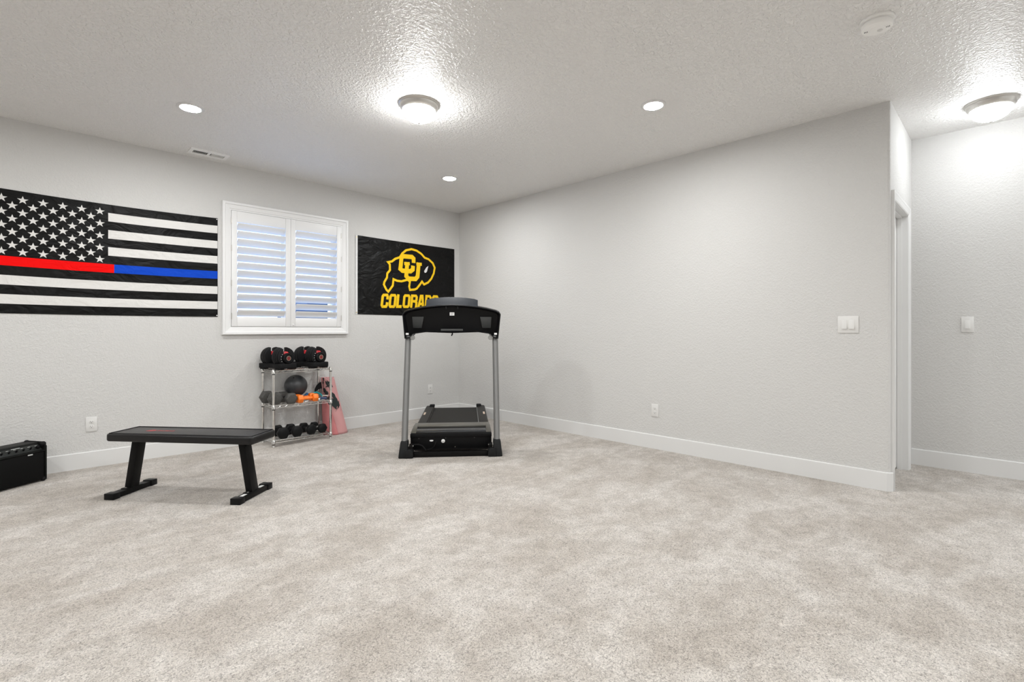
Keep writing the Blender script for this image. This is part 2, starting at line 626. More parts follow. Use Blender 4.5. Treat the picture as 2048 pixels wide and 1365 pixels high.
# the two shutter panels
PY0, PY1 = YL - 0.022, YL + 0.008         # panel thickness
xmid = 2.062
gap = 0.003
NS = 12
SZ0, SZ1 = 1.268, 2.192
pitch = (SZ1 - SZ0) / NS
lv = None
for (a, b, hinge) in ((ox0 + gap, xmid - 0.001, 0), (xmid + 0.001, ox1 - gap, 1)):
    sh = thing('shutter_panel', ('white louvered shutter panel beside the striped flag, left half of the window',
                                 'white louvered shutter panel beside the gold emblem flag, right half of the window')[hinge],
               'shutter', (a, YL, oz0 + gap), group='plantation shutters')
    w = b - a
    h = (oz1 - gap) - (oz0 + gap)
    zb, zt = SZ0 - (oz0 + gap), SZ1 - (oz0 + gap)
    st = 0.050
    y0, y1 = PY0 - YL, PY1 - YL
    for (u0, u1) in ((0, st), (w - st, w)):
        MB().box(u0, u1, y0, y1, 0, h).build('stile', 'shutter_paint', sh, bevel=0.002)
    MB().box(st + 0.0005, w - st - 0.0005, y0 + 0.002, y1 - 0.002, 0, zb).build('rail', 'shutter_paint', sh, bevel=0.002)
    MB().box(st + 0.0005, w - st - 0.0005, y0 + 0.002, y1 - 0.002, zt, h).build('rail', 'shutter_paint', sh, bevel=0.002)
    # louvers: room edge high, outer edge low, elliptical section
    cy = (y0 + y1) / 2
    lw, lt = 0.080, 0.0100
    ang = R(-52)
    for k in range(NS):
        cz = zb + pitch * (k + 0.5)
        sec = []
        for q in range(14):
            p = 2 * math.pi * q / 14
            u, v = lw / 2 * math.cos(p), lt / 2 * math.sin(p)
            sec.append((cy + u * math.cos(ang) - v * math.sin(ang), cz + u * math.sin(ang) + v * math.cos(ang)))
        MB().loft([[(x, yy, zz) for yy, zz in sec] for x in (st + 0.004, w - st - 0.004)]).build('louver', 'shutter_paint', sh, angle=60)
    # hinges on the outer stile
    for hz in (0.10, 0.42, 0.76, h - 0.10):
        hx = 0.0 if hinge == 0 else w
        MB().lathe([(0.004, -0.03), (0.004, 0.03)], (hx, y0 - 0.001, hz), 'z', 10).build('hinge', 'nickel', sh)
MB().lathe([(0.008, 0), (0.009, -0.004), (0.005, -0.010)], (0.0, 0.0, 0.0), 'y', 14).build('knob', 'shutter_paint', sh).location = (0.025, PY0 - YL, 0.02)


pmat('outdoor_dark', (0.02, 0.05, 0.10), 0.7)
m = MB()
m.loft([[(3.36, y, 0.0), (3.92, y, 0.0), (3.92, y, 1.60), (3.70, y, 1.68), (3.36, y, 1.46)] for y in (8.5, 9.3)])
struct(m.build('outdoor_structure', 'outdoor_dark', smooth=False), 'dark shape outside glimpsed between the lower louvers', 'outdoor structure')

# ------------------------------------------------------------------ ceiling fixtures
def recessed_light(x, y, label):
    t = thing('recessed_light', label, 'downlight', (x, y, HC), group='recessed ceiling lights')
    MB().lathe([(0.062, -0.001), (0.066, -0.008), (0.080, -0.008), (0.088, -0.003), (0.088, 0.0)], n=48, cap0=False, cap1=False) \
        .build('trim_ring', 'trim_paint', t)
    MB().lathe([(0.0635, -0.0035), (0.060, -0.006), (0.03, -0.0075), (0.004, -0.008)], n=48, cap0=False).build('lens', 'can_lens', t)


recessed_light(0.908, 4.180, 'lit recessed downlight above the flag with stripes and stars')
recessed_light(3.228, 1.805, 'lit recessed downlight nearest the long bare wall')
recessed_light(3.258, 4.188, 'lit recessed downlight above the treadmill, closest to the corner')
recessed_light(0.905, 1.800, 'lit recessed downlight overhead near the camera, above the open carpet')


def dome_light(x, y, label, glass):
    t = thing('dome_ceiling_light', label, 'ceiling light', (x, y, HC), group='flush dome ceiling lights')
    MB().lathe([(0.146, 0.0), (0.146, -0.005), (0.140, -0.012), (0.135, -0.013), (0.134, -0.018), (0.131, -0.030),
                (0.123, -0.042), (0.115, -0.047), (0.111, -0.044)], n=56, cap1=False) \
        .build('rim', 'nickel', t)
    prof = [(0.112, -0.043)]
    for k in range(1, 11):
        q = (math.pi / 2) * k / 10
        prof.append((0.112 * math.cos(q) + 0.0035, -0.043 - 0.085 * math.sin(q)))
    MB().lathe(prof, n=56, cap0=False).build('glass_dome', glass, t)
    MB().lathe([(0.002, -0.126), (0.009, -0.129), (0.010, -0.133), (0.006, -0.139), (0.001, -0.140)], n=16).build('finial', 'nickel', t)


dome_light(2.040, 2.972, 'lit frosted dome light with nickel rim in the main room', 'dome_glass')
dome_light(4.870, 0.105, 'lit frosted dome light with nickel rim at the hallway ceiling', 'dome_glass_cool')

# smoke detector
t = thing('smoke_detector', 'round white smoke detector on the ceiling', 'smoke detector', (3.157, 0.493, HC), R(95))
MB().lathe([(0.074, 0.0), (0.076, -0.006), (0.074, -0.013), (0.064, -0.015)], n=48).build('mounting_ring', 'detector_plastic', t)
MB().lathe([(0.060, -0.015), (0.060, -0.021), (0.068, -0.024), (0.068, -0.040), (0.064, -0.046), (0.050, -0.049), (0.032, -0.049),
            (0.030, -0.051), (0.004, -0.051)], n=48).build('body', 'detector_plastic', t)
MB().lathe([(0.012, -0.050), (0.012, -0.054), (0.010, -0.0555), (0.001, -0.0555)], (-0.012, -0.012, 0), n=24).build('test_button', 'plate_plastic', t)
for s in (-1, 1):
    for k in (-1, 0, 1):
        MB().box(s * 0.046 - 0.001 + k * 0.006, s * 0.046 + 0.0015 + k * 0.006, -0.006 + s * 0.004, 0.006 + s * 0.004, -0.0500, -0.0480) \
            .build('slit', 'slot_dark', t, smooth=False)

# ceiling register
vx0, vx1, vy0, vy1 = 1.108, 1.415, 5.072, 5.232
t = thing('ceiling_vent', 'white slotted air register in the ceiling near the wall', 'air vent', ((vx0 + vx1) / 2, (vy0 + vy1) / 2, HC))
hw, hd = (vx1 - vx0) / 2, (vy1 - vy0) / 2
m = MB()
ix, iy = hw - 0.030, hd - 0.042
m.box(-hw, hw, -hd, -iy, -0.008, 0)
m.box(-hw, hw, iy, hd, -0.008, 0)
m.box(-hw, -ix, -iy, iy, -0.008, 0)
m.box(ix, hw, -iy, iy, -0.008, 0)
m.box(-0.010, 0.010, -iy, iy, -0.008, 0)
m.build('frame', 'vent_paint', t, smooth=False)
MB().box(-ix, ix, -iy, iy, -0.0012, -0.0002).build('duct', 'duct_dark', t, smooth=False)
for s in (-1, 1):
    for k in range(9):
        cx = s * (0.018 + (ix - 0.022) * (k + 0.5) / 9.0)
        rot = Matrix.Rotation(R(-38 * s), 3, 'Y')
        MB().obox((cx, 0, -0.0052), 0.0016, 2 * iy, 0.0068, rot).build('slat', 'vent_paint', t, smooth=False)


# ------------------------------------------------------------------ outlets and switches
def wall_frame(x, y, z, facing):
    """root whose local +x runs along the wall to the viewer's right and -y leaves the wall"""
    return (x, y, z), {'left': 0.0, 'right': R(-90)}[facing]


def outlet(x, y, z, facing, label):
    loc, rz = wall_frame(x, y, z, facing)
    t = thing('wall_outlet', label, 'outlet', loc, rz, 'duplex wall outlets')
    MB().box(-0.037, 0.037, -0.0065, 0, -0.060, 0.060).build('cover_plate', 'plate_plastic', t, bevel=0.003)
    for s in (-1, 1):
        cz = s * 0.0195
        pts = [(0.0165 * math.cos(q), 0.0165 * math.sin(q)) for q in [2 * math.pi * k / 24 for k in range(24)]]
        pts = [(u, max(-0.0125, min(0.0125, v))) for u, v in pts]
        f = MB().prism(pts, lambda u, v, d: (u, d, v + cz), -0.0065, -0.0085).build('socket', 'plate_plastic', t, bevel=0.0006)
        for (u, w2, h2) in ((-0.0065, 0.0011, 0.0042), (0.0065, 0.0011, 0.0034)):
            MB().box(u - w2, u + w2, -0.0089, -0.0084, cz + 0.0035 - h2, cz + 0.0035 + h2).build('slot', 'slot_dark', f, smooth=False)
        MB().lathe([(0.0026, -0.0084), (0.0026, -0.0089)], (0, 0, cz - 0.0070), 'y', 12).build('slot', 'slot_dark', f, smooth=False)
    MB().lathe([(0.0022, -0.0064), (0.0018, -0.0076)], (0, 0, 0), 'y', 10).build('screw', 'plate_plastic', t)


outlet(0.462, YL, 0.364, 'left', 'white wall outlet on the wall above the weight bench')
outlet(3.850, YL, 0.372, 'left', 'white wall outlet behind the treadmill, near the room corner')
outlet(XR, 2.402, 0.374, 'right', 'white wall outlet low on the long bare wall')


def switch(x, y, z, facing, gangs, label):
    loc, rz = wall_frame(x, y, z, facing)
    t = thing('light_switch', label, 'light switch', loc, rz)
    hw2 = 0.038 if gangs == 1 else 0.065
    MB().box(-hw2, hw2, -0.0065, 0, -0.062, 0.062).build('cover_plate', 'plate_plastic', t, bevel=0.003)
    for g in range(gangs):
        cx = 0 if gangs == 1 else (-0.023 + 0.046 * g)
        # rocker: thin at the top, standing proud at the bottom
        pr2 = [(-0.0060, 0.033), (-0.0075, 0.033), (-0.0085, 0.0), (-0.0155, -0.033), (-0.0060, -0.033)]
        MB().loft([[(cx + xx, yy, zz) for yy, zz in pr2] for xx in (-0.0165, 0.0165)]).build('rocker', 'plate_plastic', t, bevel=0.0006)
        for zz in (0.047, -0.047):
            MB().lathe([(0.0022, -0.0064), (0.0018, -0.0074)], (cx, 0, zz), 'y', 10).build('screw', 'plate_plastic', t)


switch(XR, 0.848, 1.179, 'right', 2, 'white double rocker switch near the rounded wall corner')
switch(XH, 0.250, 1.183, 'right', 1, 'white single rocker switch on the hallway wall')


# ------------------------------------------------------------------ flags
def stroke(pts, width, closed=False, step=0.03):
    """list of quads of a mitred ribbon round a 2D polyline"""
    P = [Vector(p) for p in pts]
    n = len(P)
    L, Rr = [], []
    for i in range(n):
        if closed:
            a, b, c2 = P[i - 1], P[i], P[(i + 1) % n]
        else:
            a, b, c2 = P[max(i - 1, 0)], P[i], P[min(i + 1, n - 1)]
        d1 = (b - a) if (b - a).length > 1e-9 else (c2 - b)
        d2 = (c2 - b) if (c2 - b).length > 1e-9 else (b - a)
        n1 = Vector((-d1.y, d1.x)).normalized()
        n2 = Vector((-d2.y, d2.x)).normalized()
        mt = n1 + n2
        mt = mt.normalized() if mt.length > 1e-6 else n1
        k = 1.0 / max(0.55, mt.dot(n1))
        L.append(b + mt * (width / 2 * k))
        Rr.append(b - mt * (width / 2 * k))
    quads = []
    for i in range(n if closed else n - 1):
        j = (i + 1) % n
        s = max(1, int((P[j] - P[i]).length / step))
        for q in range(s):
            f0, f1 = q / s, (q + 1) / s
            quads.append([L[i].lerp(L[j], f0), Rr[i].lerp(Rr[j], f0), Rr[i].lerp(Rr[j], f1), L[i].lerp(L[j], f1)])
    return quads


class Flag:
    """cloth hung on the left wall; local x along the wall, z up, -y into the room"""

    def __init__(self, x0, z0, w, h, sag, seed):
        self.x0, self.z0, self.w, self.h, self.sag, self.seed = x0, z0, w, h, sag, seed

    def at(self, x, z, lift=0.0):
        """x, z in flat cloth coordinates (metres from lower left)"""
        u, v = x / self.w, z / self.h
        s = self.seed
        y = 0.011 + 0.0028 * math.sin(7.0 * u + 3.1 * v + s) + 0.0022 * math.sin(13 * u - 6 * v + 2 * s) + 0.0018 * math.sin(5 * v + 21 * u * v + s)
        edge = min(1.0, 0.35 + 4 * min(u, 1 - u), 0.35 + 5 * min(v, 1 - v))
        y = max(0.004, y * edge)
        zz = z - self.sag * 4 * u * (1 - u) * (0.3 + 0.7 * v)
        return Vector((x, -y - lift, zz))


def print_quads(flag, quads, name, mat, parent, lift=0.0012):
    m2 = MB()
    for q in quads:
        m2.poly([flag.at(p[0], p[1], lift) for p in q])
    bmesh.ops.remove_doubles(m2.bm, verts=m2.bm.verts, dist=1e-6)
    return m2.build(name, mat, parent, smooth=False)


def print_rect(flag, x0, x1, z0, z1, name, mat, parent, lift=0.0012):
    m2 = MB()
    nu, nv = max(2, int((x1 - x0) / 0.025)), max(2, int((z1 - z0) / 0.025))
    m2.quad_grid(nu, nv, lambda u, v: flag.at(x0 + (x1 - x0) * u, z0 + (z1 - z0) * v, lift))
    return m2.build(name, mat, parent)


def flag_cloth(flag, name, mat, parent):
    m2 = MB()
    nu, nv = 64, 40
    m2.quad_grid(nu, nv, lambda u, v: flag.at(flag.w * u, flag.h * v))
    m2.quad_grid(nu, nv, lambda u, v: flag.at(flag.w * u, flag.h * v, -0.0012))
    return m2.build(name, mat, parent)


# black and white stars-and-stripes with a red and a blue line
F1 = Flag(-0.134, 1.266, 1.520, 0.939, 0.014, 1.3)
t = thing('flag', 'black and white flag of stars and stripes with red and blue line', 'flag', (F1.x0, YL, F1.z0))
flag_cloth(F1, 'cloth', 'flag_black', t)
sh_ = F1.h / 13
xc = 0.703
for i in (1, 3, 5):
    print_rect(F1, xc, F1.w - 0.002, F1.h - sh_ * (i + 1), F1.h - sh_ * i, 'white_stripe', 'flag_white', t)
for i in (9, 11):
    print_rect(F1, 0.02, F1.w - 0.002, F1.h - sh_ * (i + 1), F1.h - sh_ * i, 'white_stripe', 'flag_white', t)
print_rect(F1, 0.02, 0.742, F1.h - sh_ * 8, F1.h - sh_ * 7, 'red_stripe', 'flag_red', t)
print_rect(F1, 0.742, F1.w - 0.002, F1.h - sh_ * 8, F1.h - sh_ * 7, 'blue_stripe', 'flag_blue', t)
for row in range(9):
    for cidx in range(11):
        if (row + cidx) % 2:
            continue
        sx = 0.078 + 0.0571 * cidx
        sz = F1.h - 0.068 - 0.0502 * row
        m2 = MB()
        ctr = m2.bm.verts.new(F1.at(sx, sz, 0.0014))
        rim = []
        for k in range(10):
            rr = 0.0330 if k % 2 == 0 else 0.0128
            q = math.pi / 2 + math.pi * k / 5
            rim.append(m2.bm.verts.new(F1.at(sx + rr * math.cos(q), sz + rr * math.sin(q), 0.0014)))
        for k in range(10):
            m2.bm.faces.new((ctr, rim[k], rim[(k + 1) % 10]))
        m2.build('star', 'flag_white', t, smooth=False)
for zz in (0.012, F1.h - 0.012):
    p = F1.at(F1.w - 0.008, zz, 0.001)
    MB().lathe([(0.005, 0), (0.005, -0.003), (0.002, -0.004)], p, 'y', 14).build('pin', 'sticker_white', t)

# black banner with gold bison outline and lettering
F2 = Flag(2.800, 1.322, 1.446, 0.916, 0.004, 4.2)
t = thing('banner', 'black banner with gold bison outline, monogram and block lettering', 'flag', (F2.x0, YL, F2.z0))
flag_cloth(F2, 'cloth', 'banner_black', t)


def b2(p):
    u = (p[0] - F2.x0) / F2.w
    return (p[0] - F2.x0, p[1] - F2.z0 + 0.004 * 4 * u * (1 - u) * 0.65)


print_rect(F2, 0.0005, 0.026, 0.0, F2.h, 'heading_strip', 'banner_white', t)
for zz in (0.022, F2.h - 0.022):
    p = F2.at(0.013, zz, 0.0018)
    MB().lathe([(0.009, 0), (0.009, -0.002), (0.005, -0.002), (0.005, -0.0005)], p, 'y', 18).build('grommet', 'brass', t)
bison = [(3.218, 1.963), (3.273, 1.977), (3.319, 2.014), (3.384, 2.039), (3.422, 2.092), (3.479, 2.137), (3.561, 2.161), (3.635, 2.151),
         (3.706, 2.117), (3.756, 2.073), (3.818, 2.058), (3.881, 2.014), (3.914, 1.956), (3.9, 1.881), (3.86, 1.809), (3.808, 1.756),
         (3.746, 1.726), (3.714, 1.761), (3.675, 1.712), (3.635, 1.667), (3.601, 1.653), (3.532, 1.643), (3.522, 1.685), (3.534, 1.748),
         (3.498, 1.77), (3.412, 1.744), (3.347, 1.746), (3.296, 1.762), (3.286, 1.683), (3.25, 1.637), (3.223, 1.605), (3.196, 1.629),
         (3.162, 1.687), (3.169, 1.719), (3.205, 1.776), (3.209, 1.825), (3.247, 1.869), (3.243, 1.94)]
print_quads(F2, stroke([b2(p) for p in bison], 0.027, True), 'bison_outline', 'banner_gold', t)
Cp = [(3.591, 1.989), (3.591, 2.044), (3.566, 2.063), (3.431, 2.058), (3.409, 2.037), (3.393, 1.897), (3.422, 1.877), (3.542, 1.879), (3.576, 1.905), (3.581, 1.953)]
Up = [(3.494, 1.99), (3.479, 1.814), (3.513, 1.784), (3.616, 1.787), (3.645, 1.819), (3.67, 2.001)]
print_quads(F2, stroke([b2(p) for p in Cp], 0.056), 'letter', 'banner_gold', t, 0.0016)
print_quads(F2, stroke([b2(p) for p in Up], 0.056) + stroke([b2(p) for p in ((3.448, 1.968), (3.532, 1.974))], 0.040)
            + stroke([b2(p) for p in ((3.632, 1.981), (3.714, 1.983))], 0.040), 'letter', 'banner_gold', t, 0.0020)
eye = [(3.815, 1.972), (3.782, 1.948), (3.748, 1.899), (3.756, 1.878), (3.777, 1.88), (3.795, 1.902), (3.806, 1.942)]
print_quads(F2, [[b2(p) for p in eye]], 'eye', 'banner_white', t, 0.0016)
# block lettering: centre lines in a unit cell (x 0..1, y 0..1)
GL = {
    'C': ([[(0.98, 0.62), (0.98, 0.86), (0.84, 1.0), (0.16, 1.0), (0.0, 0.88), (0.0, 0.12), (0.16, 0.0), (0.84, 0.0), (0.98, 0.14), (0.98, 0.38)]], [False]),
    'O': ([[(0.16, 1.0), (0.84, 1.0), (1.0, 0.88), (1.0, 0.12), (0.84, 0.0), (0.16, 0.0), (0.0, 0.12), (0.0, 0.88)]], [True]),
    'L': ([[(0.12, 1.09), (0.12, 0.0), (1.0, 0.0), (1.0, 0.14)]], [False]),
    'R': ([[(0.02, -0.09), (0.02, 1.0), (0.80, 1.0), (0.96, 0.88), (0.96, 0.62), (0.80, 0.50), (0.05, 0.50)], [(0.62, 0.50), (1.0, 0.38), (1.0, -0.09)]], [False, False]),
    'A': ([[(0.0, -0.09), (0.34, 1.0), (0.66, 1.0), (1.0, -0.09)], [(0.14, 0.26), (0.86, 0.26)]], [False, False]),
    'D': ([[(0.02, 1.0), (0.78, 1.0), (1.0, 0.86), (1.0, 0.14), (0.78, 0.0), (0.02, 0.0)]], [True]),
}
cells = [('C', 3.120, 3.222), ('O', 3.226, 3.328), ('L', 3.326, 3.410), ('O', 3.420, 3.526), ('R', 3.530, 3.638), ('A', 3.640, 3.748), ('D', 3.752, 3.856), ('O', 3.862, 3.968)]
SW = 0.033
for ch, a, b in cells:
    lines, cl = GL[ch]
    q = []
    for ln, c2 in zip(lines, cl):
        pts = []
        for (gx, gy) in ln:
            x = a + SW / 2 + gx * (b - a - SW)
            zlo = 1.404 + 0.027 * (x - 3.12) + SW / 2
            zhi = 1.577 + 0.025 * (x - 3.12) - SW / 2
            z = zlo + gy * (zhi - zlo)
            pts.append(b2((x + 0.014 * gy, z)))
        q += stroke(pts, SW, c2)
    print_quads(F2, q, 'letter', 'banner_gold', t)


# ------------------------------------------------------------------ weight bench
def cam2world(X, Z, s=0.991):
    k = math.sqrt(0.5)
    return ((X + Z) * k * s, (Z - X) * k * s)


bx, by = cam2world(-2.229, 3.4755)
bench = thing('weight_bench', 'flat black weight bench with padded vinyl top on carpet', 'bench', (bx, by, FZ), R(-45 - 6))
m = MB().box(-0.520, 0.538, -0.138, 0.138, 0.378, 0.430)
bm_ = m.bm
vert_e = [e for e in bm_.edges if abs(e.verts[0].co.z - e.verts[1].co.z) > 0.01]
bmesh.ops.bevel(bm_, geom=vert_e, offset=0.030, segments=4, profile=0.5, affect='EDGES')
pad = m.build('pad', 'black_leather', bench, bevel=0.012, seg=4, angle=55)
m = MB()
rim = [(-0.502, -0.120), (0.520, -0.120), (0.520, 0.120), (-0.502, 0.120), (-0.502, -0.120)]
m.tube([(a, b, 0.4315) for a, b in rim], 0.0022, 6)
m.build('piping', 'black_side_vinyl', pad)
m = MB()
m.prism([(-0.330, -0.012), (-0.315, 0.012), (-0.290, 0.024), (-0.268, 0.012), (-0.262, -0.006), (-0.280, -0.022), (-0.310, -0.024)],
        lambda u, v, d: (u, v + 0.0, d), 0.4296, 0.4306)
for k in range(7):
    x0 = -0.250 + k * 0.018
    m.box(x0, x0 + 0.012, -0.012 + 0.004 * (k % 2), 0.012 - 0.003 * (k % 3), 0.4296, 0.4306)
m.build('red_emblem', 'print_red_faded', pad, smooth=False)
MB().box(-0.46, 0.46, -0.022, 0.022, 0.352, 0.380).build('spine', 'black_metal', bench, bevel=0.004)
for s in (-1, 1):
    m = MB()
    b0, b1 = s * 0.447, s * 0.388
    hx, hy = 0.024, 0.036
    m.loft([[(b0 + dx, dy, 0.036) for dx, dy in ((-hx, -hy), (hx, -hy), (hx, hy), (-hx, hy))],
            [(b1 + dx, dy, 0.380) for dx, dy in ((-hx, -hy), (hx, -hy), (hx, hy), (-hx, hy))]])
    m.build('leg', 'black_metal', bench, bevel=0.004)
    ft = MB().box(s * 0.447 - 0.030, s * 0.447 + 0.030, -0.150, 0.150, 0.003, 0.036).build('foot_bar', 'black_metal', bench, bevel=0.003)
    for e in (-1, 1):
        MB().box(s * 0.447 - 0.035, s * 0.447 + 0.035, e * 0.180, e * 0.128, 0.0, 0.041).build('end_cap', 'black_plastic', ft, bevel=0.003)
    MB().box(s * 0.447 - 0.028, s * 0.447 + 0.028, -0.060, 0.060, 0.0355, 0.040).build('mount_plate', 'black_metal', ft, bevel=0.001)
    for e in (-1, 1):
        MB().lathe([(0.007, 0.040), (0.007, 0.046), (0.003, 0.047)], (s * 0.447, e * 0.048, 0), n=6).build('bolt', 'chrome', ft)
    if s > 0:
        for e in (-1, 1):
            MB().box(0.447 - 0.012, 0.447 + 0.012, e * 0.118, e * 0.072, 0.0360, 0.0366).build('sticker', 'sticker_white', ft, smooth=False)

# ------------------------------------------------------------------ practice amplifier
amp = thing('guitar_amplifier', 'small black practice amplifier with knobs against the wall', 'amplifier', (-0.0154, 5.1035, FZ), R(33.66))
w2, d0, d1 = 0.180, -0.095, 0.095
prof = [(d0 + 0.010, 0.012), (d0 + 0.010, 0.232), (d0 + 0.060, 0.276), (d0 + 0.066, 0.287), (d1, 0.287), (d1, 0.012)]
MB().loft([[(x, y, z) for y, z in prof] for x in (-w2 + 0.014, w2 - 0.014)]).build('cabinet', 'amp_tolex', amp, bevel=0.003)
for s in (-1, 1):
    pf = [(d0, 0.008), (d0, 0.262), (d0 + 0.030, 0.292), (d1, 0.292), (d1, 0.008)]
    MB().loft([[(s * x, y, z) for y, z in pf] for x in (w2 - 0.015, w2)]).build('side_panel', 'amp_tolex', amp, bevel=0.005)
MB().box(-w2 + 0.018, w2 - 0.018, d0 + 0.004, d0 + 0.012, 0.020, 0.222).build('grille', 'amp_cloth', amp, bevel=0.003)
MB().box(-w2 + 0.016, w2 - 0.016, d0 + 0.0, d0 + 0.014, 0.224, 0.233).build('lip', 'amp_tolex', amp, bevel=0.002)
ca = math.atan2(0.044, 0.050)
pc = Vector((0, d0 + 0.035, 0.254))
rotp = Matrix.Rotation(ca, 3, 'X')
panel = MB().obox(pc + rotp @ Vector((0, 0, 0.001)), 2 * w2 - 0.05, 0.056, 0.004, rotp).build('control_panel', 'amp_panel', amp, bevel=0.001)
for k in range(7):
    px_ = -0.135 + 0.045 * k
    c0 = pc + rotp @ Vector((px_, -0.004, 0.003))
    ax = rotp @ Vector((0, 0, 1))
    big = k in (0, 6)
    r0 = 0.013 if big else 0.0065
    m = MB()
    m.tube([c0, c0 + ax * 0.010, c0 + ax * 0.016], [r0, r0 * 0.95, r0 * 0.75], 16)
    m.build('knob', 'black_plastic', panel)
    MB().obox(c0 + ax * 0.0005 + rotp @ Vector((0, 0.020, 0)), 0.016, 0.0025, 0.0006, rotp).build('marking', 'amp_mark', panel, smooth=False)
MB().obox(pc + rotp @ Vector((0.01, 0.024, 0.0036)), 0.055, 0.004, 0.0006, rotp).build('marking', 'amp_mark', panel, smooth=False)
MB().box(0.055, 0.085, d0 + 0.000, d0 + 0.005, 0.212, 0.220).build('name_plate', 'amp_mark', amp, smooth=False)
for sx in (-1, 1):
    for (yy, zz) in ((d0 + 0.018, 0.278), (d1 - 0.016, 0.280), (d0 + 0.015, 0.018), (d1 - 0.015, 0.018)):
        m = MB()
        bmesh.ops.create_icosphere(m.bm, subdivisions=2, radius=0.018, matrix=Matrix.Translation((sx * (w2 - 0.015), yy, zz)))
        m.build('corner_guard', 'matte_plastic', amp)
# ------------------------------------------------------------------ wire rack
RX0, RX1, RY0, RY1 = 1.778, 2.346, 5.018, 5.312
rack = thing('wire_rack', 'chrome three tier wire shelving rack against the wall', 'shelf rack', ((RX0 + RX1) / 2, (RY0 + RY1) / 2, FZ))
rx, ry = (RX1 - RX0) / 2, (RY1 - RY0) / 2
TOPZ = 0.735
SHELF = (0.062, 0.398, 0.738)
for sx in (-1, 1):
    for sy in (-1, 1):
        pr3 = [(0.0125, 0.0), (0.0125, 0.006), (0.0110, 0.008), (0.0110, 0.026), (0.0125, 0.028)]
        z = 0.05
        while z < TOPZ - 0.01:
            pr3 += [(0.0125, z - 0.0012), (0.0113, z), (0.0125, z + 0.0012)]
            z += 0.0508
        pr3 += [(0.0125, TOPZ), (0.0135, TOPZ + 0.001), (0.0130, TOPZ + 0.008), (0.008, TOPZ + 0.011)]
        MB().lathe(pr3, (sx * rx, sy * ry, 0), n=16).build('post', 'chrome', rack)
for zs in SHELF:
    m = MB()
    x0, x1, y0, y1 = -rx + 0.012, rx - 0.012, -ry + 0.012, ry - 0.012
    for (zz, r) in ((zs, 0.0032), (zs - 0.022, 0.0030)):
        for s in (-1, 1):
            m.tube([(x0, s * ry, zz), (x1, s * ry, zz)], r, 6)
            m.tube([(s * rx, y0, zz), (s * rx, y1, zz)], r, 6)
    # zigzag truss wires
    n = 9
    for s in (-1, 1):
        p = [(x0 + (x1 - x0) * k / (2 * n), s * ry, zs - (0.022 if k % 2 else 0.0)) for k in range(2 * n + 1)]
        m.tube(p, 0.0020, 5)
        p = [(s * rx, y0 + (y1 - y0) * k / 8, zs - (0.022 if k % 2 else 0.0)) for k in range(9)]
        m.tube(p, 0.0020, 5)
    shf = m.build('shelf', 'chrome', rack)
    m = MB()
    k = x0 + 0.008
    while k < x1:
        m.tube([(k, -ry, zs + 0.0035), (k, ry, zs + 0.0035)], 0.0017, 5)
        k += 0.0235
    for yy in (-ry * 0.35, ry * 0.35):
        m.tube([(-rx, yy, zs - 0.001), (rx, yy, zs - 0.001)], 0.0028, 5)
    m.build('wire_mesh', 'chrome', shf)
    for sx in (-1, 1):
        for sy in (-1, 1):
            MB().lathe([(0.0135, zs - 0.034), (0.0165, zs - 0.032), (0.0150, zs + 0.006), (0.0135, zs + 0.008)],
                       (sx * rx, sy * ry, 0), n=16).build('collar', 'chrome', shf)
            MB().lathe([(0.0140, zs - 0.040), (0.0140, zs - 0.034)], (sx * rx, sy * ry, 0), n=14).build('clip', 'black_plastic', shf)
SURF = [FZ + zs + 0.0055 for zs in SHELF]

# ------------------------------------------------------------------ adjustable dumbbells with trays (top shelf)


def notched(r, nw, nd, n=40):
    """disc with a U slot cut into its top; slot half width nw, bottom at height nd"""
    a0 = math.asin(nw / r)
    pts = []
    for k in range(n + 1):
        q = math.pi / 2 + a0 + (2 * math.pi - 2 * a0) * k / n
        pts.append((r * math.cos(q), r * math.sin(q)))
    pts += [(nw, nd + nw * 0.4), (nw * 0.5, nd), (-nw * 0.5, nd), (-nw, nd + nw * 0.4)]
    return pts


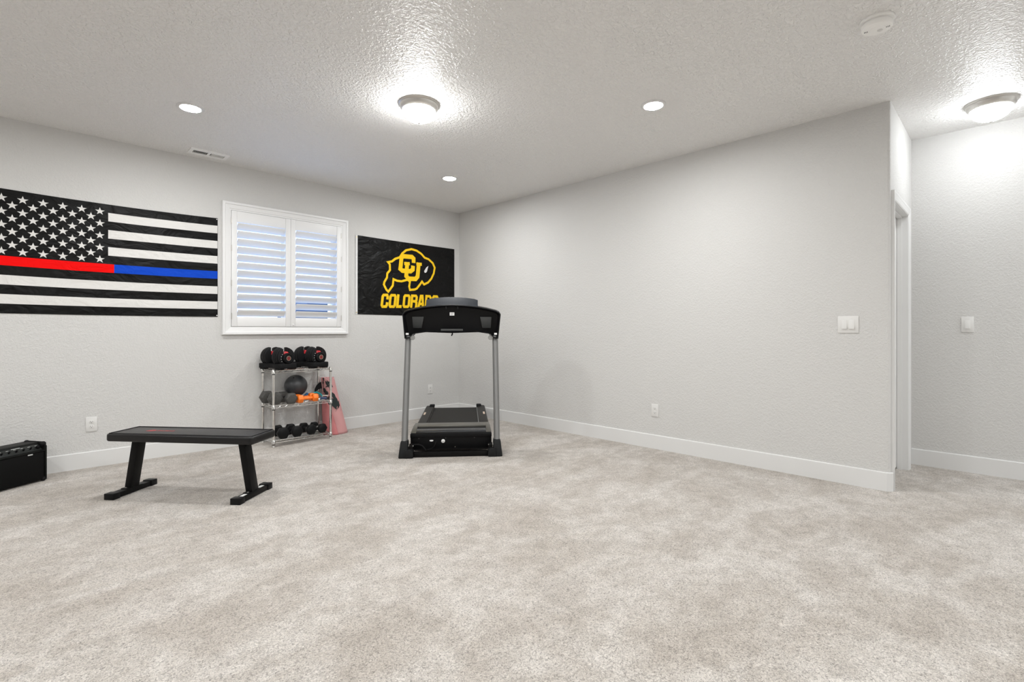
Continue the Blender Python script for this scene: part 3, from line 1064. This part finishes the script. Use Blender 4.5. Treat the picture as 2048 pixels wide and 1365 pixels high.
def adjustable(x, y, z, rz, label):
    t = thing('adjustable_dumbbell', label, 'dumbbell', (x, y, z), rz, 'adjustable dumbbells on top of the rack')
    cz = 0.122
    # tray: waisted base with arched end blocks
    out = [(-0.082, -0.185), (-0.098, -0.160), (-0.100, -0.085), (-0.072, -0.040), (-0.072, 0.040), (-0.100, 0.085), (-0.100, 0.150), (-0.085, 0.170),
           (0.085, 0.170), (0.100, 0.150), (0.100, 0.085), (0.072, 0.040), (0.072, -0.040), (0.100, -0.085), (0.098, -0.160), (0.082, -0.185)]
    tray = MB()
    tray.prism(out, lambda u, v, d: (u, v, d), 0.012, 0.058)
    tr_ = tray.build('tray', 'matte_plastic', t, bevel=0.006, seg=3)
    for (u0, u1, v0, v1) in ((-0.090, -0.040, -0.170, -0.090), (0.040, 0.090, -0.170, -0.090), (-0.090, -0.040, 0.085, 0.150), (0.040, 0.090, 0.085, 0.150)):
        MB().box(u0, u1, v0, v1, 0.0, 0.014).build('tray_foot', 'matte_plastic', tr_, bevel=0.003)
    for s in (-1, 1):
        pts = [(-0.058, 0.048), (-0.050, 0.072), (-0.034, 0.060), (0.0, 0.052), (0.034, 0.060), (0.050, 0.072), (0.058, 0.048)]
        MB().prism(pts, lambda u, v, d: (u, d, v), s * 0.150, s * 0.164).build('cradle', 'matte_plastic', tr_, bevel=0.002)
    rad = [0.100, 0.102, 0.100, 0.096, 0.090]
    for s in (-1, 1):
        for k in range(5):
            y0 = s * (0.052 + 0.0195 * k)
            y1 = y0 + s * 0.0165
            rr = rad[k]
            pts = notched(rr, 0.034, 0.012)
            MB().prism(pts, lambda u, v, d: (u * 1.0, d, v * 1.0 + cz), y0, y1).build('plate', 'plate_black', t, bevel=0.004, seg=2)
        MB().lathe([(0.050, s * 0.150), (0.052, s * 0.156), (0.052, s * 0.170), (0.046, s * 0.178), (0.034, s * 0.179), (0.031, s * 0.174), (0.002, s * 0.174)],
                   (0, 0, cz - 0.012), 'y', 36).build('dial', 'black_plastic', t)
        MB().lathe([(0.0235, s * 0.1735), (0.0235, s * 0.1790), (0.0195, s * 0.1790), (0.0195, s * 0.1735)], (0, 0, cz - 0.012), 'y', 32, False, False) \
            .build('dial_ring', 'dial_silver', t)
        MB().lathe([(0.0190, s * 0.1735), (0.0190, s * 0.1770), (0.002, s * 0.1775)], (0, 0, cz - 0.012), 'y', 28).build('dial_cap', 'dial_red', t)
        for k in range(7):
            q = R(120 + 22 * k)
            c0 = Vector((0.062 * math.cos(q), s * 0.149, cz - 0.012 + 0.062 * math.sin(q)))
            MB().lathe([(0.0030, 0), (0.0030, s * 0.0022)], c0, 'y', 8).build('dial_mark', 'sticker_white', t, smooth=False)
        # red selector sleeve seen in the slot
        m2 = MB()
        m2.prism([(-0.030, 0.016), (-0.022, 0.056), (0.014, 0.050), (0.030, 0.016)], lambda u, v, d: (u, d, v + cz), s * 0.050, s * 0.150)
        m2.build('selector_sleeve', 'red_plastic', t, bevel=0.004)
    MB().lathe([(0.015, -0.055), (0.017, -0.03), (0.0185, 0), (0.017, 0.03), (0.015, 0.055)], (0, 0, cz), 'y', 20).build('handle', 'rubber_black', t)


adjustable(1.861, 5.148, SURF[2], R(14), 'black adjustable dumbbell in its tray, the one by the striped flag side of the rack')
adjustable(2.188, 5.156, SURF[2], R(14), 'black adjustable dumbbell in its tray, the one above the pink mat side of the rack')


# ------------------------------------------------------------------ hex dumbbells
def hex_dumbbell(x, y, z, rz, r, lh, lg, head_mat, grip_mat, label, group, grip_r=0.014, cham=0.14):
    t = thing('hex_dumbbell', label, 'dumbbell', (x, y, z), rz, group)
    ap = r * math.cos(math.pi / 6)

    def hexa(k, yy):
        return [(k * r * math.cos(q), yy, ap + k * r * math.sin(q)) for q in [math.pi / 3 * i for i in range(6)]]

    for s in (-1, 1):
        ya, yb = s * lg / 2, s * (lg / 2 + lh)
        c1 = cham * lh
        m2 = MB().loft([hexa(0.78, ya), hexa(1.0, ya + s * c1), hexa(1.0, yb - s * c1), hexa(0.74, yb)])
        m2.build('head', head_mat, t, bevel=0.003, seg=2)
    MB().lathe([(grip_r * 0.85, -lg / 2 - 0.004), (grip_r, -lg / 4), (grip_r * 1.12, 0), (grip_r, lg / 4), (grip_r * 0.85, lg / 2 + 0.004)], (0, 0, ap), 'y', 16) \
        .build('handle', grip_mat, t)
    return t


G0 = 'large grey hex dumbbells on the middle shelf'
hex_dumbbell(1.802, 5.162, SURF[1], R(5), 0.067, 0.072, 0.106, 'rubber_grey', 'rubber_black', 'worn grey hex dumbbell at the end of the middle shelf by the front post', G0)
hex_dumbbell(1.940, 5.120, SURF[1], R(4), 0.059, 0.068, 0.106, 'rubber_grey', 'rubber_black', 'worn grey hex dumbbell beside the orange dumbbells', G0)
G1 = 'black hex dumbbells on the bottom shelf'
lab = ('black hex dumbbell on the bottom shelf, nearest the bench', 'black hex dumbbell on the bottom shelf, second from the bench',
       'black hex dumbbell on the bottom shelf, third from the bench', 'black hex dumbbell on the bottom shelf, nearest the pink mat')
for k, (x, y, r) in enumerate(((1.880, 5.128, 0.060), (2.012, 5.132, 0.058), (2.152, 5.135, 0.054), (2.268, 5.142, 0.050))):
    hex_dumbbell(x, y, SURF[0], R(-3 + 3 * k), r, 0.060 - 0.003 * k, 0.108, 'rubber_black', 'chrome', lab[k], G1)
G2 = 'orange dumbbells on the middle shelf'
hex_dumbbell(2.112, 5.034, SURF[1], R(-88), 0.043, 0.055, 0.098, 'orange_vinyl', 'orange_vinyl', 'orange dumbbell lying at the front edge of the middle shelf', G2, 0.015)
hex_dumbbell(2.120, 5.126, SURF[1], R(-88), 0.042, 0.055, 0.090, 'orange_vinyl', 'orange_vinyl', 'orange dumbbell lying behind the other orange one', G2, 0.015)

# exercise ball resting among the dumbbells
m = MB()
bmesh.ops.create_uvsphere(m.bm, u_segments=40, v_segments=24, radius=0.112)
ball = m.build('exercise_ball', 'ball_rubber')
ball.location = (2.075, 5.235, SURF[1] + 0.150)
tag(ball, 'dark grey rubber exercise ball on the middle shelf', 'ball')
m = MB()
m.lathe([(0.008, 0.1115), (0.008, 0.1135), (0.004, 0.1145), (0.001, 0.1145)], n=14)
v = m.build('valve', 'rubber_black', ball)
v.rotation_euler = (R(28), R(-26), 0)

# resistance bands and grips behind the orange dumbbells
m = MB()
pth = [(2.240, 5.20), (2.258, 5.225), (2.285, 5.225), (2.305, 5.20), (2.312, 5.16), (2.310, 5.13), (2.302, 5.115)]
zz = [0.030, 0.060, 0.066, 0.055, 0.040, 0.025, 0.012]
m.tube([(a, b, SURF[1] + c3) for (a, b), c3 in zip(pth, zz)], 0.008, 10)
band = m.build('resistance_band', 'teal_rubber')
tag(band, 'teal resistance tube curled on the middle shelf', 'exercise band')
m = MB()
m.tube([(2.303, 5.118, SURF[1] + 0.020), (2.300, 5.100, SURF[1] + 0.040), (2.318, 5.075, SURF[1] + 0.042), (2.335, 5.060, SURF[1] + 0.040)], 0.005, 8)
m.build('pale_end', 'pale_cord', band)
m = MB()
m.tube([(2.262, 5.075, SURF[1] + 0.017), (2.292, 5.060, SURF[1] + 0.017), (2.318, 5.045, SURF[1] + 0.017)], [0.016, 0.0125, 0.016], 14)
hd_ = m.build('rope_grip', 'navy_plastic')
tag(hd_, 'navy plastic grip lying at the right end of the middle shelf', 'handle')
m = MB()
m.tube([(2.150, 5.205, SURF[1] + 0.014), (2.156, 5.200, SURF[1] + 0.046), (2.176, 5.198, SURF[1] + 0.062), (2.200, 5.200, SURF[1] + 0.050), (2.212, 5.21, SURF[1] + 0.014)], 0.012, 12)
tag(m.build('resistance_band', 'blue_rubber'), 'blue rubber band loop behind the orange dumbbells', 'exercise band')

# ------------------------------------------------------------------ rolled yoga mat leaning on the wall
mat_t = thing('yoga_mat', 'loosely rolled pink yoga mat with black botanical print', 'yoga mat', (2.540, 5.236, FZ))


def mat_pt(q, h, off=0.0):
    """spiral of the roll: narrow at the top, flaring at the floor"""
    f = h / 0.615
    turn = q / (2 * math.pi)
    r = (0.072 + 0.050 * (1 - f) ** 1.1) * (0.62 + 0.38 * min(1, turn / 1.15)) + off
    cx = -0.020 - 0.098 * f
    cy = 0.020 * f
    return Vector((cx + r * math.cos(q - 0.6), cy + r * 0.80 * math.sin(q - 0.6), h))


Q1 = 2 * math.pi * 1.62
MB().quad_grid(110, 26, lambda u, v: mat_pt(Q1 * u, 0.615 * v)).build('roll', 'mat_pink', mat_t, angle=80, solid=0.005)
# loose end standing away from the roll


def loose(u, v):
    f = 0.42 * v / 0.615
    th = R(172 + 84 * u)
    rr = (0.072 + 0.050 * (1 - f) ** 1.1) * (1.02 + 0.16 * (1 - v) * (1 - u)) + 0.010
    return Vector((-0.020 - 0.098 * f + rr * math.cos(th), 0.020 * f + 0.80 * rr * math.sin(th), 0.002 + 0.42 * v * (1 - 0.35 * u * u)))


MB().quad_grid(16, 20, loose).build('loose_end', 'mat_pink_plain', mat_t, angle=80, solid=0.004)
# printed leaves on the outer turn
LEAF = [(0.0, 0.02), (0.12, 0.30), (0.30, 0.50), (0.55, 0.48), (0.80, 0.26), (1.0, 0.02)]
for (qd, hh, ln, wd, an) in ((262, 0.585, 0.085, 0.016, -68), (276, 0.590, 0.080, 0.013, -66), (290, 0.575, 0.075, 0.016, -62), (252, 0.515, 0.095, 0.008, 18),
                             (258, 0.470, 0.070, 0.034, 160), (268, 0.470, 0.060, 0.028, -130), (282, 0.462, 0.065, 0.030, -60), (300, 0.455, 0.085, 0.024, -75),
                             (250, 0.420, 0.075, 0.026, -100), (262, 0.405, 0.150, 0.046, -88), (284, 0.400, 0.135, 0.036, -75), (308, 0.420, 0.140, 0.030, -78),
                             (318, 0.400, 0.110, 0.022, -95), (238, 0.400, 0.100, 0.040, -95), (240, 0.560, 0.060, 0.022, 175)):
    q0, r0 = R(qd), 0.082
    m2 = MB()
    rows = []
    for (a, b) in LEAF:
        row = []
        for sb in (-1, -0.5, 0, 0.5, 1):
            du = a * ln * math.cos(R(an)) - sb * b * 1.5 * wd * math.sin(R(an))
            dv = a * ln * math.sin(R(an)) + sb * b * 1.5 * wd * math.cos(R(an))
            row.append(m2.bm.verts.new(mat_pt(q0 + du / r0, max(0.01, min(0.612, hh + dv)), 0.0078)))
        rows.append(row)
    for ra, rb2 in zip(rows, rows[1:]):
        for k in range(4):
            m2.bm.faces.new((ra[k], ra[k + 1], rb2[k + 1], rb2[k]))
    m2.build('printed_leaf', 'mat_print', mat_t)
# dark underside curling over at the top edge
MB().quad_grid(12, 10, lambda u, v: Vector((-0.145 - 0.105 * math.sin(u * 1.5), 0.020 + 0.02 * u, 0.580 - 0.095 * (1 - math.cos(u * 1.5)) - 0.080 * v * (0.25 + 0.75 * (1 - u * 0.5))))) \
    .build('curled_edge', 'rubber_black', mat_t, angle=80, solid=0.004)

# ------------------------------------------------------------------ treadmill
tx, ty = cam2world(-0.550, 4.507)
tm = thing('treadmill', 'black folding treadmill with grey uprights seen from its front', 'treadmill', (tx, ty, FZ), R(-45 + 5.15))
MB().box(-0.36, 0.36, -0.022, 0.024, 0.004, 0.046).build('cross_bar', 'black_metal', tm, bevel=0.003)
for s in (-1, 1):
    # boot at the foot of the upright
    m = MB()

    def rect(xa, xb, ya, yb, z):
        return [(s * xa, ya, z), (s * xb, ya, z), (s * xb, yb, z), (s * xa, yb, z)]

    m.loft([rect(0.378, 0.458, -0.050, 0.100, 0.0), rect(0.379, 0.456, -0.047, 0.095, 0.030), rect(0.380, 0.444, -0.018, 0.080, 0.132), rect(0.384, 0.440, -0.012, 0.074, 0.146)])
    bo = m.build('boot', 'boot_plastic', tm, bevel=0.008, seg=3)
    m = MB()
    m.prism([(0.330, 0.004), (0.330, 0.060), (0.352, 0.072), (0.400, 0.072), (0.400, 0.004)], lambda u, v, d: (s * u, d, v), -0.058, 0.040)
    m.build('boot_cap', 'boot_plastic', bo, bevel=0.004)
    # upright, leaning back
    m = MB()
    P0, P1 = Vector((s * 0.412, 0.030, 0.135)), Vector((s * 0.412, 0.310, 1.075))
    ring = []
    for p in (P0, P1):
        ring.append([p + Vector((0.0275 * math.cos(q), 0.040 * math.sin(q), 0)) for q in [2 * math.pi * k / 28 for k in range(28)]])
    m.loft(ring)
    m.build('upright', 'grey_paint', tm)
    # pivot knob below the console
    MB().lathe([(0.021, -0.008), (0.023, -0.004), (0.023, 0.004), (0.021, 0.008)], (s * 0.366, 0.262, 1.058), 'y', 24).build('pivot_knob', 'clear_grey', tm)
    MB().box(s * 0.412 - 0.013, s * 0.412 + 0.013, 0.226, 0.236, 1.084, 1.102).build('tape', 'sticker_white', tm, smooth=False)
    # pin and bracket beside the hood
    m = MB()
    m.prism([(0.0, 0.05), (0.06, 0.05), (0.06, 0.085), (0.035, 0.112), (0.0, 0.10)], lambda u, v, d: (s * d, u + 0.012, v), 0.338, 0.372)
    m.build('bracket', 'black_metal', tm, bevel=0.004)
    MB().lathe([(0.008, s * 0.335), (0.010, s * 0.345), (0.010, s * 0.378)], (0, 0.030, 0.092), 'x', 14).build('pivot_pin', 'chrome', tm)

# motor hood
m = MB()


def hr(xh, y, z):
    return [(-xh, y, z), (xh, y, z)]


hood = [(0.330, 0.105, 0.030), (0.346, 0.085, 0.050), (0.360, 0.078, 0.130), (0.364, 0.078, 0.158), (0.368, 0.072, 0.158), (0.368, 0.072, 0.190), (0.360, 0.080, 0.196), (0.352, 0.330, 0.205), (0.346, 0.44, 0.206), (0.340, 0.452, 0.196), (0.340, 0.452, 0.030)]
rows = [hr(*h) for h in hood]
vs = [[m.bm.verts.new(p) for p in r] for r in rows]
for a, b in zip(vs, vs[1:]):
    m.bm.faces.new((a[0], a[1], b[1], b[0]))
m.bm.faces.new([r[0] for r in vs])
m.bm.faces.new([r[1] for r in reversed(vs)])
m.bm.faces.new((vs[-1][0], vs[-1][1], vs[0][1], vs[0][0]))
hood_o = m.build('motor_hood', 'black_plastic', tm, bevel=0.002)
m = MB()
arc = [(0.108 + 0.075 * (1 - math.cos(q)), 0.194 + 0.016 * math.sin(q)) for q in [math.pi * k / 14 for k in range(15)]]
m.loft([[(x, y, z) for y, z in arc] for x in (-0.318, 0.318)])
m.build('hood_band', 'hood_band', hood_o)
m = MB()
m.loft([[(-xh, y, z), (xh, y, z)] + [(xh, y + 0.004, z - 0.03), (-xh, y + 0.004, z - 0.03)] for xh, y, z in ((0.322, 0.300, 0.216), (0.326, 0.340, 0.224), (0.326, 0.440, 0.222), (0.322, 0.456, 0.212))])
m.build('hood_ridge', 'hood_ridge', hood_o, bevel=0.002)
for s in (-1, 1):
    m = MB()
    m.loft([[(s * xa, y, z), (s * xb, y, z), (s * xb, y, z - 0.02), (s * xa, y, z - 0.02)] for xa, xb, y, z in
            ((0.318, 0.364, 0.082, 0.201), (0.322, 0.362, 0.30, 0.220), (0.324, 0.358, 0.452, 0.220))])
    m.build('hood_cheek', 'hood_ridge', hood_o, bevel=0.002)
MB().lathe([(0.0165, 0.0785), (0.0165, 0.070), (0.012, 0.067), (0.004, 0.067)], (-0.073, 0, 0.122), 'y', 24).build('reset_knob', 'sticker_white', hood_o)
MB().lathe([(0.004, 0.068), (0.004, 0.0655)], (-0.073, 0, 0.122), 'y', 10).build('knob_mark', 'sticker_print', hood_o)
m = MB()
m.prism([(0.017 * math.cos(q), 0.007 * math.sin(q)) for q in [2 * math.pi * k / 20 for k in range(20)]], lambda u, v, d: (u - 0.178, d, v + 0.127), 0.0745, 0.080)
m.build('badge', 'sticker_white', hood_o)
for k in (-0.29, -0.05, 0.21):
    MB().lathe([(0.005, 0.0795), (0.005, 0.076)], (k, 0, 0.148), 'y', 12).build('screw', 'slot_dark', hood_o)
MB().lathe([(0.0035, 0.084), (0.0035, 0.078)], (0.035, 0, 0.066), 'y', 10).build('screw', 'dial_silver', hood_o)
m = MB()
m.tube([(-0.135, 0.074, 0.124), (-0.140, 0.060, 0.112), (-0.150, 0.055, 0.085), (-0.175, 0.050, 0.062), (-0.21, 0.045, 0.052)], 0.0035, 8)
m.build('power_cord', 'black_plastic', hood_o)
m = MB()
m.tube([(-0.345, 0.040, 0.096), (-0.325, 0.030, 0.104), (-0.290, 0.024, 0.108), (-0.255, 0.022, 0.094), (-0.235, 0.020, 0.070), (-0.222, 0.018, 0.050)], 0.006, 8)
m.build('power_cord', 'matte_plastic', hood_o)
# deck, belt, side rails, end caps
RV0, RV1 = 0.40, 1.855
MB().box(-0.345, 0.345, RV0, RV1 - 0.02, 0.060, 0.140).build('deck', 'black_plastic', tm, bevel=0.004)
m = MB()
bl = [(RV0 + 0.02, 0.1415), (RV0 + 0.02, 0.156), (RV1 - 0.040, 0.156)]
for k in range(1, 8):
    q = math.pi / 2 - math.pi * k / 8
    bl.append((RV1 - 0.040 + 0.036 * math.cos(q), 0.120 + 0.036 * math.sin(q)))
bl += [(RV1 - 0.05, 0.084), (RV1 - 0.05, 0.1415)]
m.loft([[(x, y, z) for y, z in bl] for x in (-0.262, 0.262)])
m.build('running_belt', 'belt_rubber', tm)
for s in (-1, 1):
    m = MB()
    m.loft([[(s * 0.268, y, 0.100), (s * 0.268, y, 0.160), (s * 0.274, y, z), (s * 0.352, y, z), (s * 0.366, y, z - 0.012), (s * 0.366, y, 0.075)] for y, z in ((0.085, 0.176), (RV1, 0.178))])
    rl = m.build('side_rail', 'rail_plastic', tm, bevel=0.002)
    MB().box(s * 0.264 - 0.004, s * 0.264 + 0.004, 0.46, RV1 - 0.05, 0.150, 0.164).build('edge_strip', 'grey_paint' if s > 0 else 'rail_plastic', rl, smooth=False)
    MB().box(s * 0.336 - 0.010, s * 0.336 + 0.010, 1.18, 1.34, 0.1778, 0.1788).build('label', 'label_foil', rl, smooth=False)
    MB().box(s * 0.290 - 0.030, s * 0.290 + 0.030, RV1 - 0.080, RV1 + 0.012, 0.165, 0.196).build('end_cap', 'matte_plastic', rl, bevel=0.006)
    MB().box(s * 0.330 - 0.025, s * 0.330 + 0.025, RV1 - 0.16, RV1 - 0.06, 0.0, 0.080).build('rear_foot', 'matte_plastic', rl, bevel=0.006)

# console seen from behind
half = [(0.440, 1.046), (0.466, 1.290), (0.452, 1.312), (0.420, 1.328), (0.33, 1.350), (0.25, 1.364), (0.12, 1.379)]
low = [(0.398, 1.052), (0.372, 1.090), (0.25, 1.108), (0.12, 1.104)]
outl = [(u, z) for u, z in half] + [(0.0, 1.384)] + [(-u, z) for u, z in reversed(half)] + [(-u, z) for u, z in low] + [(0.0, 1.100)] + [(u, z) for u, z in reversed(low)]


def tilt(z):
    return (z - 1.06) * 0.16


def cons(scale, dz, y, dtop=0.0):
    r = []
    for u, z in outl:
        zz = 1.21 + (z - 1.21) * scale + dz
        if z > 1.2:
            zz -= dtop
        r.append((u * (1 - (1 - scale) * 0.45), y + tilt(zz), zz))
    return r


def recess(sc):
    # floor of the recess leans towards the viewer at the top
    return [(x, 0.395 - (z - 1.06) * 0.28, z) for x, y, z in cons(sc, 0.0, 0.3, 0.014)]


m = MB()
m.loft([cons(0.80, 0.0, 0.43), cons(0.97, 0.002, 0.40), cons(1.0, 0.0, 0.315), cons(0.99, 0.0, 0.236, 0.012), cons(0.95, 0.0, 0.232, 0.014), cons(0.915, 0.0, 0.262, 0.014), recess(0.88)])
con = m.build('console', 'black_plastic', tm, bevel=0.003)
# raised display housing on top
m = MB()
N_ = 16
us = [-0.246 + 0.492 * k / N_ for k in range(N_ + 1)]


def arch(u, z):
    return z - 0.022 * (u / 0.246) ** 2


secs = []
for i, u in enumerate(us):
    e = 0.006 if i in (0, N_) else 0.0
    secs.append([(u, 0.292, arch(u, 1.372)), (u, 0.306, arch(u, 1.386)), (u, 0.352, arch(u, 1.440 - e)), (u, 0.362, arch(u, 1.447 - e)), (u, 0.440, arch(u, 1.440)), (u, 0.450, arch(u, 1.36))])
m.loft(secs)
m.build('display_housing', 'grey_plastic', con, angle=25)
for s in (-1, 1):
    m = MB()
    pts = [(0.290, 1.148), (0.372, 1.148), (0.378, 1.256), (0.268, 1.256)]
    m.prism(pts, lambda u, v, d: (s * u, d - (v - 1.06) * 0.28, v), 0.380, 0.397)
    m.build('speaker_panel', 'speaker_plastic', con, bevel=0.002)
    # ribs across the top of the recess
    MB().box(s * 0.055 - 0.006, s * 0.055 + 0.006, 0.285, 0.345, 1.330, 1.352).build('rib', 'matte_plastic', con, smooth=False)
st_ = MB().box(-0.022, 0.022, 0.320, 0.3295, 1.268, 1.298).build('sticker', 'sticker_white', con, smooth=False)
for k in range(3):
    MB().box(-0.015, 0.015 - 0.004 * k, 0.3192, 0.3201, 1.287 - 0.007 * k, 1.2895 - 0.007 * k).build('print_line', 'sticker_print', st_, smooth=False)
MB().box(-0.102, 0.104, 0.240, 0.300, 1.121, 1.140).build('tray_slot', 'speaker_plastic', con, bevel=0.001)
m = MB()
m.tube([(0.004, 0.285, 1.105), (0.004, 0.280, 1.090), (-0.004, 0.278, 1.074)], [0.006, 0.0065, 0.006], 10)
m.build('hook', 'black_plastic', con)
